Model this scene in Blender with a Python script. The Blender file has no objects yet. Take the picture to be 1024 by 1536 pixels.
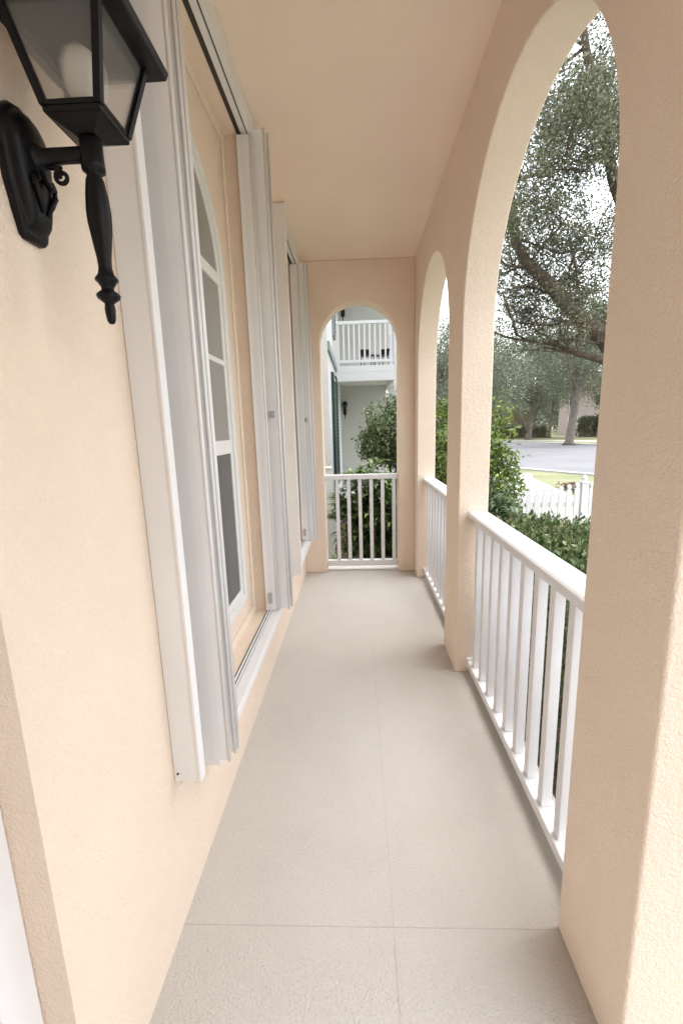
import bpy, bmesh, math, random
import numpy as np
from mathutils import Vector, Matrix

SC = bpy.context.scene
COL = SC.collection
rng = np.random.default_rng(7)
random.seed(7)
PI = math.pi
G = -0.5            # garden level; porch floor is z = 0

# ------------------------------------------------------------------ materials
def srgb(r, g, b):
    f = lambda c: (c / 12.92) if c <= 0.04045 else ((c + 0.055) / 1.055) ** 2.4
    return (f(r / 255), f(g / 255), f(b / 255))

def new_mat(name):
    m = bpy.data.materials.new(name); m.use_nodes = True
    nt = m.node_tree
    b = nt.nodes['Principled BSDF']
    return m, nt, b

def texco(nt, kind='Object'):
    return nt.nodes.new('ShaderNodeTexCoord').outputs[kind]

def noise(nt, vec, scale, detail=3, rough=0.55):
    n = nt.nodes.new('ShaderNodeTexNoise'); n.inputs['Scale'].default_value = scale
    n.inputs['Detail'].default_value = detail; n.inputs['Roughness'].default_value = rough
    if vec is not None: nt.links.new(vec, n.inputs['Vector'])
    return n.outputs['Fac']

def ramp(nt, fac, stops):
    r = nt.nodes.new('ShaderNodeValToRGB'); nt.links.new(fac, r.inputs['Fac'])
    e = r.color_ramp.elements
    while len(e) < len(stops): e.new(0.5)
    for k, (p, c) in enumerate(stops):
        e[k].position = p; e[k].color = (*c, 1)
    return r.outputs['Color']

def math_node(nt, op, a, b):
    n = nt.nodes.new('ShaderNodeMath'); n.operation = op
    for i, v in enumerate((a, b)):
        if isinstance(v, (int, float)): n.inputs[i].default_value = v
        else: nt.links.new(v, n.inputs[i])
    return n.outputs[0]

def bump(nt, b, h, dist, strength=1.0):
    n = nt.nodes.new('ShaderNodeBump'); n.inputs['Distance'].default_value = dist
    n.inputs['Strength'].default_value = strength
    nt.links.new(h, n.inputs['Height']); nt.links.new(n.outputs[0], b.inputs['Normal'])

def simple(name, c, rough=0.6, metal=0.0, var=0.06, scale=6.0, bsc=None, bd=0.0005, spec=0.5):
    m, nt, b = new_mat(name)
    v = texco(nt)
    f = noise(nt, v, scale, 4)
    lo = tuple(x * (1 - var) for x in c); hi = tuple(min(1, x * (1 + var)) for x in c)
    nt.links.new(ramp(nt, f, [(0.3, lo), (0.7, hi)]), b.inputs['Base Color'])
    b.inputs['Roughness'].default_value = rough; b.inputs['Metallic'].default_value = metal
    b.inputs['Specular IOR Level'].default_value = spec
    if bsc: bump(nt, b, noise(nt, v, bsc, 3), bd)
    return m

def stucco(name, c, var=0.035, depth=0.0048, scale=165):
    m, nt, b = new_mat(name)
    v = texco(nt)
    big = noise(nt, v, 1.7, 5, 0.6)
    lo = tuple(x * (1 - var) for x in c); hi = tuple(min(1, x * (1 + var)) for x in c)
    nt.links.new(ramp(nt, big, [(0.3, lo), (0.7, hi)]), b.inputs['Base Color'])
    b.inputs['Roughness'].default_value = 0.9
    b.inputs['Specular IOR Level'].default_value = 0.2
    a1 = noise(nt, v, scale, 3, 0.6); a2 = noise(nt, v, scale * 0.35, 2, 0.5)
    bump(nt, b, math_node(nt, 'ADD', a1, math_node(nt, 'MULTIPLY', a2, 0.7)), depth)
    return m

PEACH = (0.86, 0.730, 0.612)
M = {}
M['stucco'] = stucco('peach_stucco', PEACH)
M['stucco_smooth'] = stucco('peach_stucco_trim', (0.86, 0.75, 0.61), depth=0.0015)
M['ceil'] = stucco('ceiling_paint', (0.89, 0.758, 0.632), var=0.03, depth=0.0012, scale=70)
M['white'] = simple('white_paint', (0.77, 0.77, 0.79), 0.45, var=0.02, bsc=60, bd=0.0004)
M['alu'] = simple('white_aluminium', (0.77, 0.775, 0.785), 0.38, var=0.03, scale=2.5, bsc=9, bd=0.0006)
M['alu_edge'] = simple('white_aluminium_edge', (0.80, 0.80, 0.81), 0.35, var=0.02)
M['alu_dark'] = simple('track_slot', (0.035, 0.032, 0.03), 0.6)
M['vinyl'] = simple('window_vinyl', (0.78, 0.78, 0.765), 0.35, var=0.02)
M['black'] = simple('black_cast_metal', (0.004, 0.0036, 0.0045), 0.42, var=0.3, scale=30, bsc=60, bd=0.0005, spec=0.22)
M['lampglass'] = None
M['bark'] = simple('oak_bark', (0.105, 0.08, 0.062), 0.95, var=0.35, scale=9, bsc=22, bd=0.04)
M['bark_far'] = simple('pale_bark', (0.17, 0.145, 0.125), 0.95, var=0.35, scale=3, bsc=8, bd=0.05)
M['stem'] = simple('stem_bark', (0.17, 0.13, 0.09), 0.9, var=0.3, scale=30)
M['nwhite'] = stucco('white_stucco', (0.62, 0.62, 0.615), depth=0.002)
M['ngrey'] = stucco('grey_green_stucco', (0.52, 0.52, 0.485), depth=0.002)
M['green_paint'] = simple('green_shutter_paint', (0.018, 0.05, 0.042), 0.5)
M['slate_paint'] = simple('slate_shutter_paint', (0.25, 0.28, 0.29), 0.5)
M['pink'] = stucco('pink_stucco', (0.52, 0.43, 0.41), depth=0.002)
M['roof'] = simple('roof_tile', (0.18, 0.13, 0.11), 0.9, var=0.2, scale=3)
M['grey_fitting'] = simple('grey_fitting', (0.42, 0.43, 0.44), 0.5)
M['darkglass'] = simple('dark_glass', (0.05, 0.055, 0.06), 0.08, var=0.3)
M['concrete'] = simple('concrete', (0.42, 0.41, 0.395), 0.9, var=0.08, scale=1.5, bsc=30, bd=0.004)
M['asphalt'] = simple('asphalt', (0.17, 0.168, 0.176), 0.95, var=0.12, scale=0.35, bsc=40, bd=0.006)

def pane_mat(name, c, rough):
    m, nt, b = new_mat(name)
    v = texco(nt)
    f = noise(nt, v, 1.3, 2)
    nt.links.new(ramp(nt, f, [(0.35, tuple(x * 0.88 for x in c)), (0.65, c)]), b.inputs['Base Color'])
    b.inputs['Roughness'].default_value = rough
    b.inputs['Coat Weight'].default_value = 0.6; b.inputs['Coat Roughness'].default_value = 0.03
    return m
M['pane_up'] = pane_mat('shaded_pane', (0.27, 0.255, 0.235), 0.5)
M['pane_low'] = pane_mat('insect_screen_pane', (0.075, 0.075, 0.075), 0.7)

# bevelled clear lamp glass
m, nt, b = new_mat('lantern_glass')
b.inputs['Base Color'].default_value = (0.93, 0.93, 0.92, 1)
b.inputs['Roughness'].default_value = 0.05
g = nt.nodes.new('ShaderNodeBsdfGlass'); g.inputs['Roughness'].default_value = 0.08; g.inputs['IOR'].default_value = 1.1
t = nt.nodes.new('ShaderNodeBsdfTransparent'); t.inputs['Color'].default_value = (0.93, 0.92, 0.90, 1)
mx = nt.nodes.new('ShaderNodeMixShader'); mx2 = nt.nodes.new('ShaderNodeMixShader')
mx.inputs[0].default_value = 0.25; nt.links.new(t.outputs[0], mx.inputs[1]); nt.links.new(g.outputs[0], mx.inputs[2])
d = nt.nodes.new('ShaderNodeBsdfDiffuse'); d.inputs['Color'].default_value = (0.6, 0.58, 0.55, 1)
gl = nt.nodes.new('ShaderNodeBsdfGlossy'); gl.inputs['Roughness'].default_value = 0.12; gl.inputs['Color'].default_value = (.8, .8, .8, 1)
ad = nt.nodes.new('ShaderNodeMixShader'); ad.inputs[0].default_value = 0.35
nt.links.new(d.outputs[0], ad.inputs[1]); nt.links.new(gl.outputs[0], ad.inputs[2])
mx2.inputs[0].default_value = 0.11
nt.links.new(mx.outputs[0], mx2.inputs[1]); nt.links.new(ad.outputs[0], mx2.inputs[2])
nt.links.new(mx2.outputs[0], nt.nodes['Material Output'].inputs['Surface'])
M['lampglass'] = m
M['bulb'] = simple('frosted_bulb', (0.80, 0.79, 0.76), 0.35, var=0.01)

# porch floor: sprayed knock-down texture, scored joints are geometry
m, nt, b = new_mat('porch_floor_coating')
v = texco(nt)
w = nt.nodes.new('ShaderNodeTexVoronoi'); w.inputs['Scale'].default_value = 150; w.feature = 'SMOOTH_F1'
dn = nt.nodes.new('ShaderNodeTexNoise'); dn.inputs['Scale'].default_value = 90; nt.links.new(v, dn.inputs['Vector'])
mxv = nt.nodes.new('ShaderNodeVectorMath'); mxv.operation = 'MULTIPLY_ADD'
nt.links.new(dn.outputs['Color'], mxv.inputs[0]); mxv.inputs[1].default_value = (0.01, 0.01, 0.01); nt.links.new(v, mxv.inputs[2])
nt.links.new(mxv.outputs[0], w.inputs['Vector'])
fine = noise(nt, v, 230, 4, 0.65)
big = noise(nt, v, 1.6, 4, 0.6)
h = math_node(nt, 'ADD', w.outputs['Distance'], math_node(nt, 'MULTIPLY', fine, 0.9))
c1 = ramp(nt, big, [(0.3, (0.535, 0.495, 0.465)), (0.5, (0.56, 0.53, 0.495)), (0.72, (0.58, 0.545, 0.51))])
c2 = ramp(nt, h, [(0.3, (0.86, 0.86, 0.86)), (0.8, (1, 1, 1))])
mm = nt.nodes.new('ShaderNodeMix'); mm.data_type = 'RGBA'; mm.blend_type = 'MULTIPLY'; mm.inputs[0].default_value = 0.8
nt.links.new(c1, mm.inputs[6]); nt.links.new(c2, mm.inputs[7])
nt.links.new(mm.outputs[2], b.inputs['Base Color'])
b.inputs['Roughness'].default_value = 0.75
bump(nt, b, h, 0.003)
M['floor'] = m
M['joint'] = simple('score_line', (0.46, 0.435, 0.405), 0.95)

def ground_mat(name, stops, sc, bsc, bd):
    m, nt, b = new_mat(name)
    v = texco(nt)
    f = math_node(nt, 'ADD', math_node(nt, 'MULTIPLY', noise(nt, v, sc, 5), 0.6), math_node(nt, 'MULTIPLY', noise(nt, v, bsc, 4), 0.4))
    nt.links.new(ramp(nt, f, stops), b.inputs['Base Color']); b.inputs['Roughness'].default_value = 0.97
    b.inputs['Specular IOR Level'].default_value = 0.1
    bump(nt, b, noise(nt, v, bsc, 4), bd)
    return m
M['grass'] = ground_mat('lawn', [(0.35, (0.14, 0.155, 0.08)), (0.5, (0.21, 0.22, 0.125)), (0.65, (0.29, 0.27, 0.18))], 0.5, 14, 0.04)
M['mulch'] = ground_mat('mulch', [(0.38, (0.06, 0.035, 0.025)), (0.5, (0.16, 0.10, 0.075)), (0.62, (0.32, 0.24, 0.19))], 6, 45, 0.03)

def leaf_mat(name, cols, rough=0.45, transl=0.25, spec=0.4):
    m, nt, b = new_mat(name)
    geo = nt.nodes.new('ShaderNodeNewGeometry')
    big = noise(nt, texco(nt), 1.1, 3)
    f = math_node(nt, 'ADD', math_node(nt, 'MULTIPLY', geo.outputs['Random Per Island'], 0.65), math_node(nt, 'MULTIPLY', big, 0.4))
    n = len(cols)
    col = ramp(nt, f, [(0.12 + 0.8 * k / (n - 1), c) for k, c in enumerate(cols)])
    nt.links.new(col, b.inputs['Base Color'])
    b.inputs['Roughness'].default_value = rough; b.inputs['Specular IOR Level'].default_value = spec
    tr = nt.nodes.new('ShaderNodeBsdfTranslucent'); nt.links.new(col, tr.inputs['Color'])
    mx = nt.nodes.new('ShaderNodeMixShader'); mx.inputs[0].default_value = transl
    nt.links.new(b.outputs[0], mx.inputs[1]); nt.links.new(tr.outputs[0], mx.inputs[2])
    nt.links.new(mx.outputs[0], nt.nodes['Material Output'].inputs['Surface'])
    return m
M['oakleaf'] = leaf_mat('live_oak_leaf', [(0.055, 0.065, 0.038), (0.10, 0.115, 0.065), (0.18, 0.19, 0.115), (0.36, 0.36, 0.25)], 0.42, 0.3)
M['moss_haze_leaf'] = leaf_mat('grey_green_leaf', [(0.07, 0.085, 0.05), (0.12, 0.14, 0.09), (0.18, 0.195, 0.14), (0.25, 0.26, 0.20)], 0.7)  # Spanish moss grey, also painting distance haze into the far trees
M['darkleaf'] = leaf_mat('dark_glossy_leaf', [(0.022, 0.040, 0.018), (0.045, 0.078, 0.032), (0.085, 0.135, 0.055), (0.18, 0.23, 0.12)], 0.32, 0.2, 0.6)
M['greenleaf'] = leaf_mat('bright_green_leaf', [(0.035, 0.065, 0.018), (0.085, 0.14, 0.033), (0.20, 0.27, 0.065), (0.44, 0.48, 0.14)], 0.4, 0.3)
M['bushleaf'] = leaf_mat('bush_leaf', [(0.03, 0.055, 0.018), (0.07, 0.13, 0.035), (0.17, 0.25, 0.075), (0.38, 0.44, 0.18)], 0.35, 0.25, 0.5)
M['hedgeleaf'] = leaf_mat('hedge_leaf', [(0.035, 0.065, 0.025), (0.075, 0.12, 0.045), (0.13, 0.18, 0.075), (0.21, 0.26, 0.12), (0.34, 0.22, 0.10)], 0.4, 0.2)
M['topiary'] = leaf_mat('mid_green_leaf', [(0.04, 0.068, 0.03), (0.10, 0.145, 0.06), (0.20, 0.25, 0.12), (0.38, 0.43, 0.24)], 0.45, 0.25)
M['redleaf'] = leaf_mat('red_border_leaf', [(0.10, 0.04, 0.03), (0.19, 0.09, 0.07), (0.15, 0.17, 0.08)], 0.6)

# ------------------------------------------------------------------ builders
def tag(o, label=None, cat=None, group=None, kind=None):
    if label: o['label'] = label
    if cat: o['category'] = cat
    if group: o['group'] = group
    if kind: o['kind'] = kind
    return o

def empty(name, loc=(0, 0, 0), label=None, cat=None, group=None):
    o = bpy.data.objects.new(name, None); o.empty_display_size = 0.1
    COL.objects.link(o); o.location = loc
    return tag(o, label, cat, group)

class MB:
    def __init__(s): s.bm = bmesh.new()
    def box(s, a, b):
        x0, y0, z0 = a; x1, y1, z1 = b
        if x0 > x1: x0, x1 = x1, x0
        if y0 > y1: y0, y1 = y1, y0
        if z0 > z1: z0, z1 = z1, z0
        v = [s.bm.verts.new(p) for p in ((x0,y0,z0),(x1,y0,z0),(x1,y1,z0),(x0,y1,z0),(x0,y0,z1),(x1,y0,z1),(x1,y1,z1),(x0,y1,z1))]
        for f in ((3,2,1,0),(4,5,6,7),(0,1,5,4),(1,2,6,5),(2,3,7,6),(3,0,4,7)): s.bm.faces.new([v[i] for i in f])
        return s
    def hexa(s, bot, top):
        v = [s.bm.verts.new(p) for p in list(bot) + list(top)]; n = len(bot)
        s.bm.faces.new(list(reversed(v[:n]))); s.bm.faces.new(v[n:])
        for i in range(n):
            j = (i + 1) % n; s.bm.faces.new((v[i], v[j], v[n + j], v[n + i]))
        return s
    def prism(s, pts, axis, a, b):
        """pts in the two other axes, extruded along axis from a to b"""
        def P(u, w, t):
            return {'x': (t, u, w), 'y': (u, t, w), 'z': (u, w, t)}[axis]
        return s.hexa([P(u, w, a) for u, w in pts], [P(u, w, b) for u, w in pts])
    def lathe(s, c, prof, n=24):
        rings = []
        for r, z in prof:
            rings.append([s.bm.verts.new((c[0] + r * math.cos(2 * PI * k / n), c[1] + r * math.sin(2 * PI * k / n), c[2] + z)) for k in range(n)])
        for a, b in zip(rings, rings[1:]):
            for k in range(n): s.bm.faces.new((a[k], a[(k + 1) % n], b[(k + 1) % n], b[k]))
        s.bm.faces.new(list(reversed(rings[0]))); s.bm.faces.new(rings[-1])
        return s
    def tube(s, pts, rad, n=10):
        pts = [Vector(p) for p in pts]
        if not isinstance(rad, (list, tuple)): rad = [rad] * len(pts)
        rings = []; up = Vector((0.13, 0.21, 0.97))
        for i, p in enumerate(pts):
            d = (pts[min(i + 1, len(pts) - 1)] - pts[max(i - 1, 0)]).normalized()
            a = d.cross(up)
            if a.length < 1e-3: a = d.cross(Vector((1, 0, 0)))
            a.normalize(); b = d.cross(a)
            rings.append([s.bm.verts.new(p + (a * math.cos(2 * PI * k / n) + b * math.sin(2 * PI * k / n)) * rad[i]) for k in range(n)])
        for a, b in zip(rings, rings[1:]):
            for k in range(n): s.bm.faces.new((a[k], a[(k + 1) % n], b[(k + 1) % n], b[k]))
        s.bm.faces.new(list(reversed(rings[0]))); s.bm.faces.new(rings[-1])
        return s
    def build(s, name, mat, parent=None, bevel=0, smooth=False, segs=2, loc=(0, 0, 0)):
        bmesh.ops.recalc_face_normals(s.bm, faces=s.bm.faces)
        me = bpy.data.meshes.new(name); s.bm.to_mesh(me); s.bm.free()
        o = bpy.data.objects.new(name, me); COL.objects.link(o); me.materials.append(mat)
        o.location = loc
        if smooth:
            for p in me.polygons: p.use_smooth = True
        if bevel:
            md = o.modifiers.new('bevel', 'BEVEL'); md.width = bevel; md.segments = segs; md.limit_method = 'ANGLE'
            md.angle_limit = math.radians(40)
        if parent: o.parent = parent
        return o

def copy_tree(o, parent=None):
    c = o.copy(); COL.objects.link(c)
    if parent: c.parent = parent
    for ch in list(o.children): copy_tree(ch, c)
    return c

def sheet(name, pts, z, mat, label, cat=None, kind='structure', thick=0.12):
    mb = MB(); mb.prism(pts, 'z', z - thick, z)
    return tag(mb.build(name, mat), label, cat, kind=kind)

# leaves --------------------------------------------------------------
def leaf_arrays(P, size, aspect=0.45, droop=0.0, up=0.3, jitter=0.35, dirs=None):
    n = len(P)
    d = rng.normal(size=(n, 3)) if dirs is None else dirs + rng.normal(size=(n, 3)) * 0.5
    d[:, 2] -= droop
    d /= np.linalg.norm(d, axis=1)[:, None] + 1e-9
    nn = rng.normal(size=(n, 3)); nn[:, 2] += up * 3
    s = np.cross(d, nn); s /= np.linalg.norm(s, axis=1)[:, None] + 1e-9
    nn = np.cross(s, d)
    L = size * (1 + jitter * (rng.random(n) * 2 - 1)); W = L * aspect
    base = P; tip = P + d * L[:, None]
    mid = P + d * (L * 0.45)[:, None] + nn * (W * 0.25)[:, None]
    l = mid + s * (W * 0.5)[:, None]; r = mid - s * (W * 0.5)[:, None]
    return np.stack([base, l, tip, r], axis=1).reshape(-1, 3)

def leaf_mesh(name, V, mat, parent=None):
    n = len(V) // 4
    me = bpy.data.meshes.new(name)
    me.vertices.add(len(V)); me.vertices.foreach_set('co', V.astype(np.float32).ravel())
    b = np.arange(n) * 4
    loops = np.stack([b, b + 1, b + 2, b, b + 2, b + 3], axis=1).ravel().astype(np.int32)
    me.loops.add(n * 6); me.loops.foreach_set('vertex_index', loops)
    me.polygons.add(n * 2)
    me.polygons.foreach_set('loop_start', (np.arange(n * 2) * 3).astype(np.int32))
    me.polygons.foreach_set('loop_total', np.full(n * 2, 3, np.int32))
    me.update(calc_edges=True); me.materials.append(mat)
    o = bpy.data.objects.new(name, me); COL.objects.link(o)
    if parent: o.parent = parent
    return o

def clumped(center, radii, nclump, nleaf, spread, shell=0.55, gap=None, zmin=None):
    """leaf positions: clumps scattered in an ellipsoid, mostly near its surface"""
    u = rng.normal(size=(nclump * 3, 3)); u /= np.linalg.norm(u, axis=1)[:, None]
    r = shell + (1 - shell) * rng.random(len(u)) ** 0.7
    lump = 1 + 0.18 * np.sin(u[:, 0] * 5.1 + 1.3) * np.sin(u[:, 1] * 4.3) + 0.15 * np.sin(u[:, 2] * 6.7 + u[:, 0] * 3)
    C = np.array(center) + u * (r * lump)[:, None] * np.array(radii)
    if zmin is not None: C = C[C[:, 2] > zmin]
    if gap is not None: C = C[gap(C)]
    C = C[:nclump]
    per = max(1, nleaf // max(1, len(C)))
    sz = spread * (0.6 + 0.8 * rng.random(len(C)))
    P = np.repeat(C, per, axis=0) + rng.normal(size=(len(C) * per, 3)) * np.repeat(sz, per)[:, None]
    return P, C

# ------------------------------------------------------------------ world, sun, camera
w = bpy.data.worlds.new('World'); SC.world = w; w.use_nodes = True
nt = w.node_tree
sky = nt.nodes.new('ShaderNodeTexSky'); sky.sky_type = 'NISHITA'; sky.sun_disc = False
SUN_EL, SUN_AZ = math.radians(74), math.radians(66)      # azimuth clockwise from +Y
sky.sun_elevation = SUN_EL; sky.sun_rotation = SUN_AZ
sky.air_density = 1.6; sky.dust_density = 3.0; sky.ozone_density = 1.0
hs = nt.nodes.new('ShaderNodeHueSaturation'); hs.inputs['Saturation'].default_value = 0.26
nt.links.new(sky.outputs[0], hs.inputs['Color'])
nt.links.new(hs.outputs[0], nt.nodes['Background'].inputs['Color'])
nt.nodes['Background'].inputs['Strength'].default_value = 0.15
sun = bpy.data.lights.new('sun', 'SUN'); sun.energy = 0.5; sun.angle = math.radians(50); sun.color = (1.0, 0.975, 0.95)
so = bpy.data.objects.new('sun', sun); COL.objects.link(so)
dirv = Vector((math.sin(SUN_AZ) * math.cos(SUN_EL), math.cos(SUN_AZ) * math.cos(SUN_EL), math.sin(SUN_EL)))
so.rotation_euler = dirv.to_track_quat('Z', 'Y').to_euler(); so.location = (4, -3, 9)

R = [[0.99900987, -0.02143918, -0.03898252], [0.03427431, -0.18776359, 0.98161607], [-0.02836454, -0.98198024, -0.18684286]]
cam = bpy.data.cameras.new('camera'); co = bpy.data.objects.new('camera', cam); COL.objects.link(co)
co.matrix_world = Matrix([[R[0][0], -R[0][1], -R[0][2], 0], [R[1][0], -R[1][1], -R[1][2], 0], [R[2][0], -R[2][1], -R[2][2], 1.55], [0, 0, 0, 1]])
cam.sensor_fit = 'VERTICAL'; cam.sensor_height = 36; cam.lens = 658.72 / 1536 * 36
cam.clip_start = 0.02; cam.clip_end = 800
SC.camera = co
SC.view_settings.view_transform = 'Standard'; SC.view_settings.look = 'None'
SC.view_settings.exposure = 2.0; SC.view_settings.gamma = 1
SC.cycles.max_bounces = 14; SC.cycles.diffuse_bounces = 8; SC.cycles.transparent_max_bounces = 24
SC.cycles.use_denoising = True

# ------------------------------------------------------------------ house
XL, XR, XO, CZ = -0.588, 0.593, 0.768, 3.15
YB, YF = -1.15, 4.62
house = empty('house', (0, 0, 0), 'peach stucco house whose long arched porch the photo looks along', 'house')

# facade wall as a stepped shell over a (y, z) grid
def stepped_wall(name, ys, zs, depth, mat, parent, xback):
    bm = bmesh.new()
    def q(a, b, c, d): bm.faces.new([bm.verts.new(p) for p in (a, b, c, d)])
    ny, nz = len(ys) - 1, len(zs) - 1
    D = [[depth((ys[i] + ys[i + 1]) / 2, (zs[j] + zs[j + 1]) / 2) for j in range(nz)] for i in range(ny)]
    for i in range(ny):
        for j in range(nz):
            x = D[i][j]; y0, y1, z0, z1 = ys[i], ys[i + 1], zs[j], zs[j + 1]
            q((x, y0, z0), (x, y1, z0), (x, y1, z1), (x, y0, z1))
            if i + 1 < ny and D[i + 1][j] != x:
                X2 = D[i + 1][j]; q((x, y1, z0), (X2, y1, z0), (X2, y1, z1), (x, y1, z1))
            if j + 1 < nz and D[i][j + 1] != x:
                X2 = D[i][j + 1]; q((x, y0, z1), (x, y1, z1), (X2, y1, z1), (X2, y0, z1))
    # body behind
    Y0, Y1, Z0, Z1 = ys[0], ys[-1], zs[0], zs[-1]
    q((xback, Y0, Z0), (xback, Y0, Z1), (xback, Y1, Z1), (xback, Y1, Z0))
    xf = XL
    q((xf, Y0, Z0), (xf, Y0, Z1), (xback, Y0, Z1), (xback, Y0, Z0)); q((xf, Y1, Z0), (xback, Y1, Z0), (xback, Y1, Z1), (xf, Y1, Z1))
    q((xf, Y0, Z1), (xf, Y1, Z1), (xback, Y1, Z1), (xback, Y0, Z1))
    bmesh.ops.remove_doubles(bm, verts=bm.verts, dist=1e-5)
    bmesh.ops.recalc_face_normals(bm, faces=bm.faces)
    me = bpy.data.meshes.new(name); bm.to_mesh(me); bm.free()
    o = bpy.data.objects.new(name, me); COL.objects.link(o); me.materials.append(mat); o.parent = parent
    return o
W1 = (1.20, 2.585, 0.44, 3.06); W2 = (3.56, 4.44, 0.42, 3.06)
def fd(y, z):
    if W1[0] < y < W1[1] and W1[2] < z < W1[3]: return -0.665
    if W2[0] < y < W2[1] and W2[2] < z < W2[3]: return -0.665
    if -0.55 < y < 0.655 and z < 2.45: return -0.745
    return XL
stepped_wall('facade_wall', [YB, -0.55, 0.655, W1[0], W1[1], W2[0], W2[1], YF + 0.2], [G - 0.1, 0.0, 0.42, 0.44, 2.45, 3.06, 4.4], fd, M['stucco'], house, -4.0)

def arc(cy, cz, r, n=28):
    """arch from the low-y springing over to the high-y one"""
    return [(cy - r * math.cos(PI * k / n), cz + r * math.sin(PI * k / n)) for k in range(n + 1)]
def arcade(name, y0, y1, arches, z0, z1, axis, a, b, mat, parent):
    pts = [(y0, z0)]
    for cy, cz, r in arches:
        pts += [(cy - r, z0)] + arc(cy, cz, r) + [(cy + r, z0)]
    pts += [(y1, z0), (y1, z1), (y0, z1)]
    mb = MB(); mb.prism(pts, axis, a, b)
    return mb.build(name, mat, parent, bevel=0.008, segs=3)
ARCH = [(0.096, 2.08, 0.714), (1.86, 2.08, 0.73), (3.68, 2.09, 0.72)]
arcade('arcade_wall', YB, YF + 0.2, ARCH, 0.0, 4.3, 'x', XR, XO, M['stucco'], house)
arcade('end_wall', XL, XR, [(0.035, 2.385, 0.39)], 0.0, 3.15, 'y', YF, YF + 0.2, M['stucco'], house)
arcade('rear_wall', XL, XR, [], 0.0, 3.15, 'y', YB, YB + 0.2, M['stucco'], house)
mb = MB(); mb.box((XL, YB, CZ), (XR, YF + 0.2, CZ + 0.15)); mb.build('ceiling', M['ceil'], house)
mb = MB(); mb.box((-4.0, YB - 0.2, 4.41), (1.0, YF + 0.4, 4.6)); mb.build('roof', M['nwhite'], house)

# window with an arched head
def arch_window(yc, hw, z0, zs, parent, x=-0.664):
    fr = empty('window'); fr.parent = parent
    t = 0.042
    def ring(hw_o, hw_i, zo, zi, xa, xb, name, bev=0.003):
        out = [(yc - hw_o, zo)] + arc(yc, zs, hw_o) + [(yc + hw_o, zo)]
        inn = [(yc - hw_i, zi)] + arc(yc, zs, hw_i) + [(yc + hw_i, zi)]
        mb = MB(); bm = mb.bm
        O0 = [bm.verts.new((xa, y, z)) for y, z in out]; O1 = [bm.verts.new((xb, y, z)) for y, z in out]
        I0 = [bm.verts.new((xa, y, z)) for y, z in inn]; I1 = [bm.verts.new((xb, y, z)) for y, z in inn]
        n = len(out)
        for k in range(n):
            j = (k + 1) % n
            bm.faces.new((O1[k], O1[j], I1[j], I1[k])); bm.faces.new((O0[k], O0[j], I0[j], I0[k]))
            bm.faces.new((O0[k], O0[j], O1[j], O1[k])); bm.faces.new((I0[k], I0[j], I1[j], I1[k]))
        return mb.build(name, M['vinyl'], fr, bevel=bev)
    ring(hw, hw - t, z0, z0 + t, x, x + 0.024, 'frame')
    ring(hw - t, hw - t - 0.03, z0 + t, z0 + t + 0.035, x, x + 0.012, 'sash')
    hi = hw - t - 0.028
    for z, hh, pr in ((1.475, 0.034, 0.020), (zs, 0.026, 0.016)):
        mb = MB(); mb.box((x, yc - hi, z - hh), (x + pr, yc + hi, z + hh)); mb.build('transom', M['vinyl'], fr, bevel=0.003)
    for z in (1.885,):
        mb = MB(); mb.box((x, yc - hi, z - 0.012), (x + 0.010, yc + hi, z + 0.012)); mb.build('muntin', M['vinyl'], fr, bevel=0.002)
    for y in (yc - hi / 3, yc + hi / 3):
        mb = MB(); mb.box((x, y - 0.011, 1.508), (x + 0.009, y + 0.011, zs - 0.026)); mb.build('muntin', M['vinyl'], fr, bevel=0.002)
    mb = MB(); mb.box((x - 0.001, yc - hi - 0.005, z0 + t + 0.03), (x + 0.004, yc + hi + 0.005, 1.445)); mb.build('screen_pane', M['pane_low'], fr)
    mb = MB(); mb.box((x - 0.001, yc - hi - 0.005, 1.505), (x + 0.0045, yc + hi + 0.005, zs - 0.022)); mb.build('pane', M['pane_up'], fr)
    mb = MB(); mb.prism(arc(yc, zs + 0.022, hi + 0.004), 'x', x - 0.001, x + 0.0045); mb.build('pane', M['pane_up'], fr)
    return fr
arch_window(1.845, 0.50, 0.615, 2.27, house)
arch_window(3.98, 0.36, 0.615, 2.35, house)

# raised stucco band round the window recess (visible as a paler border)
for (a, b_, c, d_) in (W1, W2):
    mb = MB()
    mb.box((-0.664, b_ - 0.052, c + 0.001), (-0.654, b_ - 0.001, d_ - 0.001))
    mb.box((-0.664, a + 0.001, c + 0.001), (-0.655, b_ - 0.053, c + 0.05))
    mb.box((-0.664, a + 0.001, d_ - 0.05), (-0.655, b_ - 0.053, d_ - 0.001))
    mb.build('window_surround', M['stucco_smooth'], house, bevel=0.003)

# door in the near recess
door = empty('front_door'); door.parent = house
mb = MB()
mb.box((-0.744, 0.575, 0), (-0.652, 0.654, 2.449)); mb.box((-0.744, -0.549, 0), (-0.652, -0.47, 2.449)); mb.box((-0.744, -0.469, 2.37), (-0.652, 0.574, 2.449))
mb.build('frame', M['white'], door, bevel=0.004)
mb = MB()
mb.box((-0.744, 0.535, 0), (-0.698, 0.573, 2.368)); mb.box((-0.744, -0.468, 0), (-0.698, -0.43, 2.368))
mb.build('door_stop', M['white'], door, bevel=0.004)
mb = MB(); mb.box((-0.7445, -0.429, 0.02), (-0.715, 0.533, 2.366)); sl = mb.build('door_slab', M['white'], door, bevel=0.003)
for (z0, z1) in ((0.2, 0.95), (1.1, 2.2)):
    for (y0, y1) in ((-0.32, 0.0), (0.1, 0.42)):
        mb = MB(); mb.box((-0.714, y0, z0), (-0.706, y1, z1)); mb.build('door_panel', M['white'], sl, bevel=0.006)
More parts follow.
